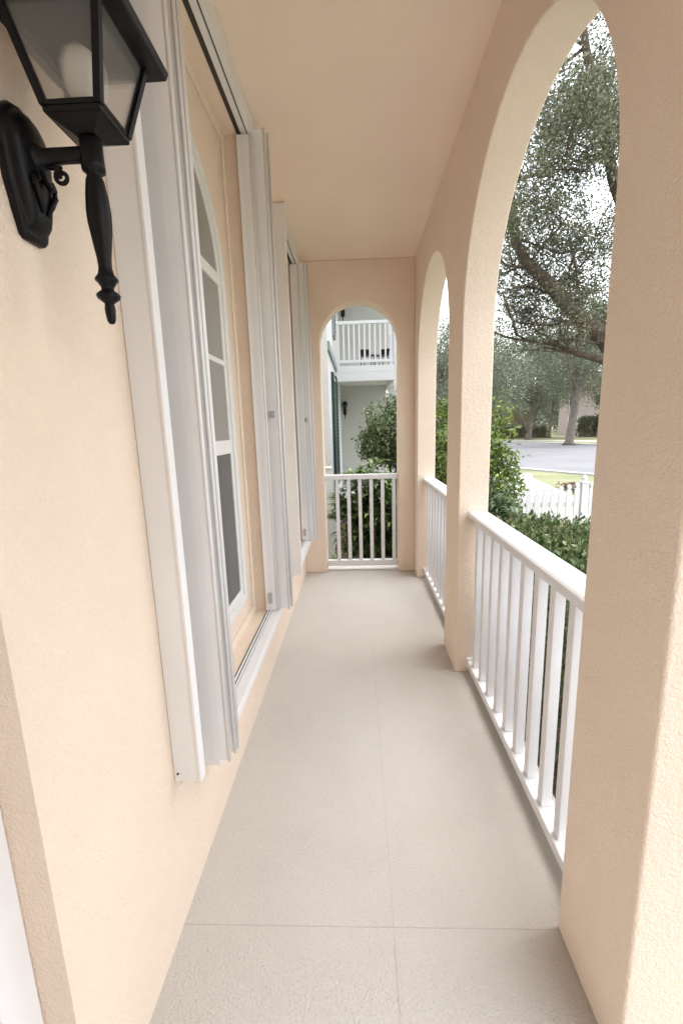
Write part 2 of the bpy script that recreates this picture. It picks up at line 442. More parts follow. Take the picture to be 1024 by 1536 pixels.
mb = MB(); mb.tube([(-0.714, -0.38, 1.0), (-0.66, -0.38, 1.0), (-0.655, -0.28, 1.0)], 0.009); mb.build('handle', M['black'], sl, smooth=True)

# ------------------------------------------------------------------ porch floor
mb = MB(); mb.box((-0.75, YB - 0.1, -0.62), (0.80, YF + 0.28, 0.0))
tag(mb.build('porch_floor', M['floor'], bevel=0.008), 'pale grey beige textured porch floor with scored joints', kind='structure')
mb = MB()
mb.box((XL + 0.002, 1.118, -0.002), (XR, 1.1203, 0.0011)); mb.box((XL + 0.002, -0.42, -0.002), (XR, -0.4165, 0.0011))
mb.box((0.081, YB + 0.2, -0.002), (0.0828, YF, 0.0014))
tag(mb.build('floor_joint', M['joint']), 'thin scored joint lines across the porch floor', kind='structure')

# ------------------------------------------------------------------ railings
def railing(label, y0, y1, n, first, step, cat='railing'):
    t = empty('porch_railing', (0.70, (y0 + y1) / 2, 0), label, cat, 'white porch railings')
    L = (y1 - y0) / 2 - 0.001; oy = (y0 + y1) / 2
    mb = MB(); mb.prism([(-0.052, 1.012), (-0.052, 1.034), (-0.042, 1.045), (0.056, 1.045), (0.066, 1.034), (0.066, 1.012)], 'y', -L, L)
    mb.build('top_rail', M['white'], t, bevel=0.003)
    mb = MB(); mb.box((-0.022, -L, 0.975), (0.024, L, 1.0115)); mb.build('sub_rail', M['white'], t, bevel=0.003)
    mb = MB(); mb.box((-0.036, -L, 0.045), (0.038, L, 0.088)); mb.build('bottom_rail', M['white'], t, bevel=0.004)
    for k in range(n):
        y = first + k * step - oy
        mb = MB(); mb.box((-0.020, y - 0.020, 0.0885), (0.020, y + 0.020, 0.9745)); mb.build('baluster', M['white'], t, bevel=0.003)
    for a, b2 in ((-L, -L + 0.025), (L - 0.025, L)):
        mb = MB(); mb.box((-0.040, a, 0.035), (0.042, b2, 0.104)); mb.build('bracket', M['white'], t, bevel=0.004)
    return t
railing('white railing in the nearest arch on the right, with a wide flat top rail', 1.13, 2.59, 10, 1.215, 0.143)
railing('white railing in the farther side arch, half hidden by the middle pillar', 2.96, 4.40, 10, 3.035, 0.143)
mb = MB(); mb.box((0.801, -0.75, G - 0.1), (1.15, 0.95, -0.17)); mb.box((1.151, -0.75, G - 0.1), (1.5, 0.95, -0.335))
tag(mb.build('entry_steps', M['concrete'], bevel=0.01), 'pale concrete entry steps beside the porch', kind='structure')
t = empty('porch_railing', (0.037, 4.70, 0), 'short white railing closing the arch at the far end of the porch', 'railing', 'white porch railings')
mb = MB(); mb.box((-0.39, -0.04, 1.012), (0.386, 0.05, 1.062)); mb.build('top_rail', M['white'], t, bevel=0.005)
mb = MB(); mb.box((-0.39, -0.028, 0.05), (0.386, 0.03, 0.115)); mb.build('bottom_rail', M['white'], t, bevel=0.005)
for k in range(6):
    x = -0.262 + k * 0.1215
    mb = MB(); mb.box((x - 0.019, -0.019, 0.1155), (x + 0.019, 0.019, 1.0115)); mb.build('baluster', M['white'], t, bevel=0.003)

# ------------------------------------------------------------------ accordion shutters
def accordion(label, yn, yf, zb, zt, near, far, near_x, post_zb, post_zt, ty0):
    t = empty('accordion_shutter', (XL, (yn + yf) / 2, zb), label, 'shutter', 'white folding storm shutters on the left wall')
    ox, oy, oz = XL, (yn + yf) / 2, zb
    def B(mb, a, b): mb.box((a[0] - ox, a[1] - oy, a[2] - oz), (b[0] - ox, b[1] - oy, b[2] - oz))
    x0 = XL + 0.001
    # header with two grooves underneath
    mb = MB(); B(mb, (x0, yn + 0.03, zt + 0.012), (-0.508, yf + 0.03, CZ - 0.002)); B(mb, (-0.5645, yn + 0.03, zt), (-0.536, yf, zt + 0.0115)); B(mb, (-0.528, yn + 0.03, zt - 0.006), (-0.508, yf, zt + 0.0115))
    hd = mb.build('header', M['alu'], t, bevel=0.002)
    mb = MB(); B(mb, (x0, yn + 0.03, zt + 0.004), (-0.565, yf, zt + 0.0118)); B(mb, (-0.5355, yn + 0.03, zt + 0.004), (-0.5285, yf, zt + 0.0118)); mb.build('groove', M['alu_dark'], hd)
    # sill track: sloping deck with lips
    mb = MB(); B(mb, (x0, ty0, zb - 0.05), (-0.502, yf + 0.03, zb - 0.012)); B(mb, (x0 + 0.010, ty0, zb - 0.0115), (x0 + 0.018, yf, zb)); B(mb, (x0 + 0.026, ty0, zb - 0.0115), (x0 + 0.032, yf, zb))
    B(mb, (x0 + 0.038, ty0, zb - 0.0115), (-0.502, yf + 0.03, zb - 0.004))
    tr = mb.build('sill_track', M['alu_edge'], t, bevel=0.0015)
    mb = MB(); B(mb, (x0 + 0.0185, ty0, zb - 0.0118), (x0 + 0.0255, yf, zb - 0.008)); B(mb, (x0 + 0.001, ty0, zb - 0.0118), (x0 + 0.0095, yf, zb - 0.008)); mb.build('groove', M['alu_dark'], tr)
    # near post (flat face towards the camera) with a bright outer lip
    mb = MB(); B(mb, (x0, yn, post_zb), (near_x, yn + 0.028, post_zt)); ps = mb.build('post', M['alu'], t, bevel=0.002)
    mb = MB(); B(mb, (near_x - 0.004, yn - 0.004, post_zb), (near_x + 0.005, yn + 0.034, post_zt)); mb.build('lip', M['alu_edge'], ps, bevel=0.002)
    for q in range(3):
        mb = MB(); mb.tube([(0.013 + q * 0.02, yn - 0.003 - oy, post_zb + 0.028 - oz), (0.013 + q * 0.02, yn + 0.001 - oy, post_zb + 0.028 - oz)], 0.0035, 8); mb.build('screw', M['alu_dark'] if q == 0 else M['alu'], ps)
    # folded blades
    def blade(y, xo, z0, z1, xi=None, lean=0.0):
        xi = x0 + 0.004 if xi is None else xi
        mb = MB(); n = 6
        for k in range(n):           # shallow S profile
            u0, u1 = k / n, (k + 1) / n
            ya = y + 0.0015 * math.sin(u0 * 2 * PI) + lean * u0; yb = y + 0.0015 * math.sin(u1 * 2 * PI) + lean * u1
            xa = xi + (xo - xi) * u0; xb = xi + (xo - xi) * u1
            mb.hexa([(xa - ox, ya - oy, z0 - oz), (xb - ox, yb - oy, z0 - oz), (xb - ox, yb + 0.0025 - oy, z0 - oz), (xa - ox, ya + 0.0025 - oy, z0 - oz)],
                    [(xa - ox, ya - oy, z1 - oz), (xb - ox, yb - oy, z1 - oz), (xb - ox, yb + 0.0025 - oy, z1 - oz), (xa - ox, ya + 0.0025 - oy, z1 - oz)])
        bmesh.ops.remove_doubles(mb.bm, verts=mb.bm.verts, dist=1e-5)
        inner = [f for f in mb.bm.faces if len(f.verts) == 4]
        bl = mb.build('blade', M['alu'], t)
        mb = MB(); yk = y + lean
        mb.tube([(xo + 0.003 - ox, yk + 0.002 - oy, z0 - 0.006 - oz), (xo + 0.003 - ox, yk + 0.002 - oy, z1 + 0.004 - oz)], 0.0062, 10)
        mb.build('hinge', M['alu_edge'], bl, smooth=True)
        return bl
    for k, (y, xo, z0) in enumerate(near):
        blade(y, xo, z0, zt - 0.01, lean=0.006 * (-1) ** k)
    for k, (y, xo, z1) in enumerate(far):
        bl = blade(y, xo, zb + 0.004, z1, lean=0.006 * (-1) ** k)
        if k == 0:
            mb = MB(); B(mb, (xo - 0.045, y - 0.010, zb + 0.05), (xo - 0.022, y - 0.003, zb + 0.12)); mb.build('slide_bolt', M['grey_fitting'], bl, bevel=0.002)
        if k == 1:
            mb = MB(); B(mb, (xo - 0.050, y - 0.016, 1.62), (xo - 0.018, y - 0.002, 1.66)); B(mb, (xo - 0.040, y - 0.024, 1.632), (xo - 0.028, y - 0.0165, 1.648)); mb.build('lock', M['grey_fitting'], bl, bevel=0.002)
    # far post
    mb = MB(); B(mb, (x0, yf + 0.001, zb - 0.011), (-0.520, yf + 0.028, zt)); mb.build('post', M['alu'], t, bevel=0.002)
    return t
accordion('nearer of two white storm shutters, folded open around the big window by the lantern', 1.165, 2.60, 0.452, 3.055,
          [(1.262, -0.450, 0.478), (1.328, -0.447, 0.466), (1.352, -0.449, 0.455), (1.415, -0.465, 0.455), (1.44, -0.474, 0.455)],
          [(2.545, -0.520, 3.04), (2.580, -0.450, 3.075), (2.612, -0.437, 3.075)], -0.507, 0.487, 3.13, 1.33)
accordion('farther and narrower of the two white storm shutters, folded open next to the end wall', 3.47, 4.44, 0.43, 3.055,
          [(3.52, -0.497, 0.44), (3.55, -0.500, 0.44)],
          [(4.37, -0.520, 3.04), (4.40, -0.462, 3.06), (4.43, -0.435, 3.06)], -0.487, 0.36, 3.145, 3.50)

# ------------------------------------------------------------------ wall lantern
lx, ly, lz = -0.455, 0.862, 2.03
lamp = empty('wall_lantern', (XL, ly, lz), 'black cast metal coach lantern with glass panes on the near left wall', 'wall lamp')
def LP(p): return (p[0] - XL, p[1] - ly, p[2] - lz)
outline = [(-0.022, -0.132), (0.022, -0.132), (0.030, -0.126), (0.041, -0.085), (0.050, -0.045), (0.053, -0.005), (0.057, 0.02), (0.053, 0.043), (0.042, 0.064), (0.024, 0.080), (0, 0.086), (-0.024, 0.080), (-0.042, 0.064), (-0.053, 0.043), (-0.057, 0.02), (-0.053, -0.005), (-0.050, -0.045), (-0.041, -0.085), (-0.030, -0.126)]
mb = MB(); prev = None
for (sc, xx) in ((1.0, 0.001), (1.0, 0.010), (0.97, 0.014), (0.92, 0.0155), (0.89, 0.016), (0.86, 0.021), (0.80, 0.028), (0.70, 0.033), (0.5, 0.037), (0.3, 0.038)):
    ring = [mb.bm.verts.new((xx, u * sc + 0.0, v * sc)) for u, v in outline]
    if prev:
        for k in range(len(ring)): mb.bm.faces.new((prev[k], prev[(k + 1) % len(ring)], ring[(k + 1) % len(ring)], ring[k]))
    else: mb.bm.faces.new(ring)
    prev = ring
mb.bm.faces.new(prev); bp = mb.build('backplate', M['black'], lamp, smooth=True)
ax = lx - XL
mb = MB(); mb.tube([(0.018, 0, 0.004), (0.034, 0, 0.004), (0.036, 0, 0.004), (0.045, 0, 0.005), (0.050, 0, 0.005), (0.08, 0, 0.006), (ax, 0, 0.006)], [0.030, 0.028, 0.022, 0.020, 0.0135, 0.0125, 0.0125], 18); mb.build('arm', M['black'], lamp, smooth=True)
sp = []
for k in range(22):
    a = k / 21 * 2.6 * PI; r = 0.004 + 0.010 * (1 - k / 21)
    sp.append((0.075 + r * math.cos(a + 0.5 * PI), 0, -0.027 + r * math.sin(a + 0.5 * PI)))
mb = MB(); mb.tube([(0.04, 0, -0.008), (0.06, 0, -0.012)] + sp, 0.0038, 8); mb.tube([(0.036, 0, -0.018), (0.046, 0, -0.038), (0.052, 0, -0.048), (0.058, 0, -0.046)], [0.006, 0.005, 0.004, 0.0045], 8)
mb.build('scroll', M['black'], lamp, smooth=True)
for sgn in (-1, 1):
    pts = [(0.036, sgn * 0.006, -0.085), (0.040, sgn * 0.014, -0.068), (0.042, sgn * 0.024, -0.050), (0.040, sgn * 0.028, -0.036), (0.042, sgn * 0.020, -0.028), (0.041, sgn * 0.013, -0.034), (0.041, sgn * 0.016, -0.042)]
    mb = MB(); mb.tube(pts, [0.003, 0.005, 0.0055, 0.005, 0.0045, 0.004, 0.003], 8); mb.build('leaf_moulding', M['black'], bp, smooth=True)
mb = MB(); mb.lathe((ax, 0, 0), [(0.004, -0.275), (0.007, -0.271), (0.0085, -0.262), (0.0095, -0.250), (0.0080, -0.240), (0.010, -0.238), (0.019, -0.231), (0.021, -0.226), (0.018, -0.222), (0.011, -0.217), (0.011, -0.211), (0.0135, -0.208), (0.0155, -0.204), (0.020, -0.200), (0.0195, -0.197), (0.014, -0.190), (0.0115, -0.178), (0.012, -0.165), (0.0155, -0.140), (0.020, -0.105), (0.0205, -0.085), (0.0185, -0.060), (0.0150, -0.036), (0.0125, -0.030), (0.0125, -0.024), (0.019, -0.021), (0.0195, -0.012), (0.0185, -0.008), (0.0185, 0.026), (0.016, 0.030)], 28)
mb.build('stem', M['black'], lamp, smooth=True)
# cup, frame, panes, roof
def sq(h, z): return [(ax - h, -h, z), (ax + h, -h, z), (ax + h, h, z), (ax - h, h, z)]
zb_, zt_, hb, ht = 0.050, 0.188, 0.045, 0.078
mb = MB(); mb.hexa(sq(0.018, 0.029), sq(hb + 0.002, zb_ - 0.006)); mb.hexa(sq(hb + 0.003, zb_ - 0.0055), sq(hb + 0.004, zb_ + 0.003)); mb.build('cup', M['black'], lamp, bevel=0.0015)
mb = MB()
for sx, sy in ((-1, -1), (1, -1), (1, 1), (-1, 1)):
    def c(h, z, w=0.0062):
        X, Y = ax + sx * h, sy * h
        return [(X - w, Y - w, z), (X + w, Y - w, z), (X + w, Y + w, z), (X - w, Y + w, z)]
    mb.hexa(c(hb, zb_ + 0.0035), c(ht, zt_))
for h, z in ((hb, zb_ + 0.0065),):
    for s in (-1, 1):
        mb.box((ax - h + 0.0065, s * h - 0.0045, z - 0.003), (ax + h - 0.0065, s * h + 0.0045, z + 0.005)); mb.box((ax + s * h - 0.0045, -h + 0.0065, z - 0.003), (ax + s * h + 0.0045, h - 0.0065, z + 0.005))
mb.build('frame', M['black'], lamp, bevel=0.001)
for k in range(4):
    c_, s_ = math.cos(k * PI / 2), math.sin(k * PI / 2)
    def rp(u, v, z): return (ax + u * c_ - v * s_, u * s_ + v * c_, z)
    h0, h1 = hb - 0.0005, ht - 0.0015
    a, b2 = zb_ + 0.004, zt_
    mb = MB(); e = 0.0018
    mb.hexa([rp(-h0 + 0.004, -h0, a), rp(h0 - 0.004, -h0, a), rp(h0 - 0.004, -h0 + e, a), rp(-h0 + 0.004, -h0 + e, a)], [rp(-h1 + 0.004, -h1, b2), rp(h1 - 0.004, -h1, b2), rp(h1 - 0.004, -h1 + e, b2), rp(-h1 + 0.004, -h1 + e, b2)])
    mb.build('pane', M['lampglass'], lamp)
mb = MB(); mb.hexa(sq(0.106, zt_ - 0.008), sq(0.111, zt_ + 0.008)); mb.hexa(sq(0.108, zt_ + 0.0085), sq(0.028, zt_ + 0.095)); mb.build('lantern_roof', M['black'], lamp, bevel=0.003)
mb = MB(); mb.lathe((ax, 0, zt_ + 0.095), [(0.03, 0), (0.024, 0.012), (0.012, 0.018), (0.014, 0.028), (0.006, 0.045), (0.002, 0.058)]); mb.build('finial', M['black'], lamp, smooth=True)
mb = MB(); mb.lathe((ax, 0, 0), [(0.012, 0.056), (0.013, 0.072), (0.017, 0.080), (0.029, 0.103), (0.031, 0.122), (0.0305, 0.138), (0.025, 0.153), (0.013, 0.163), (0.003, 0.166)], 28); mb.build('bulb', M['bulb'], lamp, smooth=True)

# ------------------------------------------------------------------ ground, road, paths
gr = MB(); gr.box((-260, -200, G - 1.0), (300, 420, G)); tag(gr.build('ground', M['grass']), 'grass ground around the houses', kind='structure')
sheet('mulch_bed', [(-0.45, 4.95), (2.6, 4.95), (2.6, 9.3), (-0.40, 9.3)], G + 0.008, M['mulch'], 'brown mulch bed between the two houses', thick=0.1)
sheet('planting_bed', [(0.82, -3.0), (2.35, -3.0), (2.35, 4.9), (0.82, 4.9)], G + 0.008, M['mulch'], 'brown mulch bed under the clipped hedge', thick=0.1)
sheet('bounce_walk', [(0.81, -6.0), (9.0, -9.0), (12.0, -4.0), (6.0, -0.3), (0.81, 0.0)], G + 0.016, M['concrete'], 'unseen pale concrete walk beside the porch, added to bounce light inside', thick=0.1)  # pale slab out of view, added to bounce light onto the ceiling
sheet('front_path', [(2.75, 7.7), (3.4, 10.3), (6.0, 19.2), (7.1, 18.3), (6.57, 16.62), (6.33, 14.89), (6.12, 13.2), (5.84, 11.54), (7.2, 9.5), (8.6, 7.4), (3.6, 7.4)], G + 0.012, M['concrete'], 'pale concrete path curving from the fence to the road', thick=0.1)
road_n = [(-40, 66), (-8, 46), (0, 34), (6.5, 21.8), (9.0, 17.2), (14, 6), (20, -12), (36, -60)]
road_f = [(58, -60), (38, -8), (27, 20), (20.2, 39.2), (18.6, 45.5), (15, 51.0), (0, 66), (-30, 88)]
sheet('road', road_n + road_f, G + 0.004, M['asphalt'], 'pale grey road beyond the front garden', thick=0.1)
def strip(pts, w):
    out = []; inn = []
    for i, p in enumerate(pts):
        a = Vector(pts[max(i - 1, 0)]); b = Vector(pts[min(i + 1, len(pts) - 1)]); d = (b - a).normalized(); n = Vector((-d.y, d.x))
        out.append((p[0] + n.x * w / 2, p[1] + n.y * w / 2)); inn.append((p[0] - n.x * w / 2, p[1] - n.y * w / 2))
    return out + inn[::-1]
sheet('kerb', strip(road_f, 0.45), G + 0.13, M['concrete'], 'pale kerb along the far side of the road', thick=0.2)
sheet('near_kerb', strip(road_n, 0.3), G + 0.07, M['concrete'], 'pale kerb along the near side of the road', thick=0.2)
far_walk = [(x + 5.2, y + 3.2) for x, y in road_f]
sheet('pavement', strip(far_walk, 1.8), G + 0.03, M['concrete'], 'pavement across the road under the trees', thick=0.1)

# ------------------------------------------------------------------ plants
def shrub(name, label, cat, P, size, mat, asp=0.42, droop=0.0, up=0.3, stems=(), group=None, dirs=None, base=None):
    c = base if base is not None else (float(P[:, 0].mean()), float(P[:, 1].mean()), G)
    t = empty(name, c, label, cat, group)
    V = leaf_arrays(P - np.array(c), size, asp, droop, up, dirs=dirs)
    leaf_mesh('foliage', V, mat, t)
    if stems:
        mb = MB()
        for pts, r0, r1 in stems:
            n = len(pts); mb.tube([(p[0] - c[0], p[1] - c[1], p[2] - c[2]) for p in pts], [r0 + (r1 - r0) * k / (n - 1) for k in range(n)], 7)
        mb.build('stem', M['stem'], t, smooth=True)
    return t

def boxy(n, x0, x1, y0, y1, z0, z1, clump, per, rag=0.04):
    """leaf points through a clipped hedge, most near the skin"""
    C = np.column_stack([rng.uniform(x0, x1, n), rng.uniform(y0, y1, n), z0 + (z1 - z0) * rng.random(n) ** 0.45])
    top = rng.random(n) < 0.42
    C[top, 2] = z1 - np.abs(rng.normal(size=top.sum())) * 0.05 + 0.05 * np.sin(C[top, 0] * 9) * np.sin(C[top, 1] * 7)
    return np.repeat(C, per, axis=0) + rng.normal(size=(n * per, 3)) * clump

# clipped hedge outside the nearest arch
P = boxy(3900, 1.02, 2.12, 1.15, 4.0, G, 0.65, 0.04, 9)
dr = np.zeros_like(P); dr[:, 2] = 0.8
shrub('clipped_hedge', 'low clipped hedge of mid green leaves just outside the nearest arch', 'hedge', P, 0.05, M['hedgeleaf'], 0.5, up=0.35, dirs=dr)

# long leaved shrub behind it
def rosettes(cs, per, L, mat, name, label, cat, group=None, asp=0.2, rise=0.75):
    P = np.repeat(cs, per, axis=0) + rng.normal(size=(len(cs) * per, 3)) * 0.015
    a = rng.uniform(0, 2 * PI, len(P)); el = rng.uniform(0.05, 1.0, len(P)) * rise
    d = np.column_stack([np.cos(a) * np.cos(el), np.sin(a) * np.cos(el), np.sin(el)])
    c = (float(cs[:, 0].mean()), float(cs[:, 1].mean()), G)
    t = empty(name, c, label, cat, group)
    n = len(P); Ls = L * (0.7 + 0.6 * rng.random(n)); W = Ls * asp
    s = np.column_stack([-np.sin(a), np.cos(a), np.zeros(n)]); nn = np.cross(s, d)
    nn *= np.sign(nn[:, 2])[:, None]
    P0 = P - np.array(c)
    # two quads per leaf: arching blade
    V = []
    m1 = P0 + d * (Ls * 0.5)[:, None]; d2 = d.copy(); d2[:, 2] -= 0.55; d2 /= np.linalg.norm(d2, axis=1)[:, None]
    tip = m1 + d2 * (Ls * 0.5)[:, None]
    l = m1 + s * (W / 2)[:, None] + nn * (W * 0.15)[:, None]; r = m1 - s * (W / 2)[:, None] + nn * (W * 0.15)[:, None]
    V1 = np.stack([P0, l, m1, r], axis=1).reshape(-1, 3); V2 = np.stack([tip, r, m1, l], axis=1).reshape(-1, 3)
    leaf_mesh('foliage', np.concatenate([V1, V2]), mat, t)
    mb = MB(); step = max(1, len(cs) // 26)
    for q in cs[::step]:
        mb.tube([((q[0] - c[0]) * 0.25, (q[1] - c[1]) * 0.25, 0), ((q[0] - c[0]) * 0.7, (q[1] - c[1]) * 0.7, (q[2] - c[2]) * 0.5), (q[0] - c[0], q[1] - c[1], q[2] - c[2])], [0.014, 0.01, 0.005], 6)
    mb.build('stem', M['stem'], t, smooth=True)
    return t
def ell(n, c, r, inner=0.35):
    u = rng.normal(size=(n, 3)); u /= np.linalg.norm(u, axis=1)[:, None]
    return np.array(c) + u * np.array(r) * (inner + (1 - inner) * rng.random(n) ** 0.5)[:, None]
cs = ell(260, (1.48, 4.95, 0.15), (0.50, 0.55, 0.75)); cs = cs[cs[:, 2] > G + 0.1]
rosettes(cs, 11, 0.17, M['darkleaf'], 'leafy_bush', 'dark bush of long pointed leaves between the clipped hedge and tall green shrub', 'bush')

# tall bright green shrub, right of the middle pillar
P, C = clumped((1.55, 6.0, 0.72), (0.56, 0.58, 1.12), 420, 10500, 0.07, 0.5)
P = P[P[:, 2] > G]
st = [([(1.55, 6.0, G), (1.55 + dx * 0.4, 6.0 + dy * 0.4, 0.4), (1.55 + dx, 6.0 + dy, 1.3)], 0.025, 0.008) for dx, dy in ((-0.3, 0.1), (0.1, -0.2), (0.3, 0.2), (-0.1, 0.3), (0.0, -0.05))]
shrub('tall_shrub', 'tall loose bright green shrub just right of the middle pillar', 'shrub', P, 0.066, M['greenleaf'], 0.5, stems=st, up=0.5)
# further shrubs seen through the far side arch
for (cx, cy, rx, rz, mt, lb) in ((1.75, 9.0, 0.8, 1.15, 'greenleaf', 'yellow green shrub seen through the narrow far side arch'), (1.15, 7.1, 0.42, 0.82, 'darkleaf', 'dark glossy shrub low behind the far side railing')):
    P, C = clumped((cx, cy, G + rz + 0.3), (rx, rx, rz), 320, 6500, 0.08, 0.45); P = P[P[:, 2] > G]
    shrub('garden_shrub', lb, 'shrub', P, 0.09, M[mt], 0.45, stems=[([(cx, cy, G), (cx, cy + 0.1, G + rz)], 0.03, 0.01), ([(cx, cy, G), (cx + 0.25, cy - 0.1, G + rz)], 0.02, 0.008)], up=0.4)

# planting beyond the end railing
cs = ell(460, (0.28, 6.0, 0.24), (0.62, 0.42, 0.86), 0.2); cs = cs[cs[:, 2] > G + 0.05]
rosettes(cs, 11, 0.20, M['bushleaf'], 'leafy_bush', 'dense dark long leaved bush right behind the end railing', 'bush', asp=0.22)
cs = ell(26, (-0.2, 5.45, -0.30), (0.30, 0.25, 0.18), 0.1); cs[:, 2] = np.maximum(cs[:, 2], G + 0.03)
rosettes(cs, 9, 0.24, M['topiary'], 'strap_leaf_plant', 'low pale strap leaved plant on the mulch at the foot of the end railing', 'plant', asp=0.1, rise=1.1)
cs = ell(22, (0.28, 5.35, -0.32), (0.30, 0.2, 0.16), 0.1); cs[:, 2] = np.maximum(cs[:, 2], G + 0.03)
rosettes(cs, 9, 0.20, M['darkleaf'], 'strap_leaf_plant', 'low dark strap leaved plant on the mulch right of the pale one', 'plant', asp=0.1, rise=1.1)
# small clipped tree in front of the neighbour's porch
tc = np.array((0.62, 7.6, 1.62))
P1, _ = clumped((0.70, 7.6, 1.42), (0.60, 0.55, 0.60), 260, 7500, 0.06, 0.55)
P2, _ = clumped((0.36, 7.5, 1.22), (0.34, 0.34, 0.26), 80, 1900, 0.05, 0.5)
P3, _ = clumped((0.95, 7.7, 0.85), (0.3, 0.34, 0.22), 60, 1200, 0.05, 0.5)
P = np.concatenate([P1, P2, P3])
shrub('small_tree', 'small round crowned tree in front of the white house porch', 'tree', P, 0.065, M['topiary'], 0.5, up=0.4, base=(0.6, 7.6, G),
      stems=[([(0.6, 7.6, G), (0.62, 7.6, 0.3), (0.55, 7.6, 0.9), (0.3, 7.5, 1.4)], 0.045, 0.012), ([(0.62, 7.6, 0.3), (0.72, 7.6, 0.9), (0.75, 7.65, 1.7)], 0.035, 0.012), ([(0.56, 7.6, 0.85), (0.62, 7.58, 1.2), (0.6, 7.55, 1.8)], 0.025, 0.01)])

# ------------------------------------------------------------------ picket fence
fence = empty('picket_fence', (3.27, 6.5, G), 'white picket fence with rounded picket tops beyond the hedge', 'fence')
x0f, x1f, yf_ = 2.05, 6.4, 6.5
def picket(x, zt, w=0.07):
    mb = MB(); x -= 3.27; z = zt - G
    pts = [(x - w / 2, 0.05), (x + w / 2, 0.05), (x + w / 2, z - 0.09), (x + w * 0.22, z - 0.075), (x + w * 0.42, z - 0.045), (x + w * 0.42, z - 0.02), (x + w * 0.18, z), (x - w * 0.18, z), (x - w * 0.42, z - 0.02), (x - w * 0.42, z - 0.045), (x - w * 0.22, z - 0.075), (x - w / 2, z - 0.09)]
    mb.prism(pts, 'y', -0.035, -0.016); return mb.build('picket', M['white'], fence, bevel=0.002)
posts = [2.05, 3.30, 4.55, 5.8]
for xp in posts:
    mb = MB(); mb.box((xp - 0.05 - 3.27, -0.05, 0), (xp + 0.05 - 3.27, 0.05, 1.17)); mb.box((xp - 0.062 - 3.27, -0.062, 1.171), (xp + 0.062 - 3.27, 0.062, 1.19))
    mb.lathe((xp - 3.27, 0, 1.1905), [(0.035, 0), (0.022, 0.015), (0.038, 0.035), (0.040, 0.055), (0.025, 0.080), (0.006, 0.095)], 12); mb.build('post', M['white'], fence, bevel=0.003)
for a, b2 in zip(posts, posts[1:]):
    n = 10
    for k in range(n):
        u = (k + 0.5) / n; dip = 0.10 * math.sin(PI * u)
        picket(a + 0.05 + (b2 - a - 0.1) * u, 0.70 - dip, 0.075)
    mb = MB(); mb.box((a + 0.051 - 3.27, -0.015, 0.22), (b2 - 0.051 - 3.27, 0.018, 0.30)); mb.box((a + 0.051 - 3.27, -0.015, 0.82), (b2 - 0.051 - 3.27, 0.018, 0.90)); mb.build('fence_rail', M['white'], fence, bevel=0.003)

# red and green border plants beside the path
cs = np.column_stack([rng.uniform(6.35, 7.5, 60), rng.uniform(12.6, 14.2, 60), np.full(60, G + 0.08)])
rosettes(cs, 12, 0.22, M['redleaf'], 'border_plant', 'low reddish planting on the grass edge beyond the picket fence', 'plants', asp=0.3)

# ------------------------------------------------------------------ trees
def branch_tree(rnd, start, d, length, r, depth, segs, tips, maxd):
    pts = [Vector(start)]; dv = Vector(d).normalized(); n = 5
    for k in range(n):
        dv = (dv + Vector((rnd.gauss(0, .16), rnd.gauss(0, .16), rnd.gauss(0.03, .13)))).normalized()
        pts.append(pts[-1] + dv * length / n)
    segs.append((pts, [r * (1 - 0.5 * k / n) for k in range(n + 1)]))
    if depth >= maxd:
        tips.append(pts[-1]); tips.append(pts[3]); return
    for k in range(rnd.choice((3, 4))):
        i = rnd.choice((2, 3, 4, 5)); q = Vector((rnd.gauss(0, 1), rnd.gauss(0, 1), rnd.gauss(0.15, .8))).normalized()
        branch_tree(rnd, pts[i], (dv + q * 0.9), length * rnd.uniform(.55, .75), r * 0.45, depth + 1, segs, tips, maxd)

# the big live oak whose limbs cross the nearest arch
rnd = random.Random(5)
oak = empty('oak_tree', (5.0, 8.3, G), 'large live oak whose thick limbs cross the view through the nearest arch', 'tree')
O = Vector((5.0, 8.3, G))
trunk = MB()
trunk.tube([(0, 0, 0), (0.0, 0, 0.25), (-0.05, 0, 1.2), (-0.02, -0.05, 2.3), (0.2, 0.1, 3.8), (0.5, 0.3, 5.6), (0.4, 0.2, 7.6)], [0.48, 0.36, 0.30, 0.29, 0.22, 0.16, 0.09], 16)
trunk.build('trunk', M['bark'], oak, smooth=True)
limbs = [
    ([(4.95, 8.25, 2.0), (4.55, 8.1, 2.60), (4.14, 8.0, 2.98), (3.80, 8.0, 3.24), (3.44, 8.0, 3.60), (3.12, 8.0, 3.93), (2.87, 8.0, 4.12), (2.65, 8.0, 4.5), (2.5, 7.9, 5.3)], 0.165, 0.06),
    ([(4.97, 8.2, 1.8), (4.55, 8.1, 2.40), (4.18, 8.0, 2.58), (3.75, 8.0, 2.70), (3.38, 8.0, 2.86), (3.0, 8.0, 2.92), (2.75, 8.0, 3.02)], 0.085, 0.012),
    ([(5.1, 8.35, 3.2), (4.6, 8.1, 4.4), (4.0, 7.9, 5.6), (3.5, 7.8, 7.0), (3.2, 7.8, 8.4)], 0.12, 0.03),
    ([(5.4, 8.5, 4.4), (4.9, 8.6, 6.0), (4.6, 8.8, 7.8), (4.3, 8.6, 9.6)], 0.11, 0.03),
    ([(5.1, 8.3, 2.8), (5.9, 7.6, 3.9), (6.8, 7.0, 4.9), (7.6, 6.6, 6.0)], 0.13, 0.03),
    ([(5.2, 8.4, 3.4), (5.7, 9.6, 4.6), (6.0, 10.8, 5.8)], 0.12, 0.03)]
segs, tips = [], []
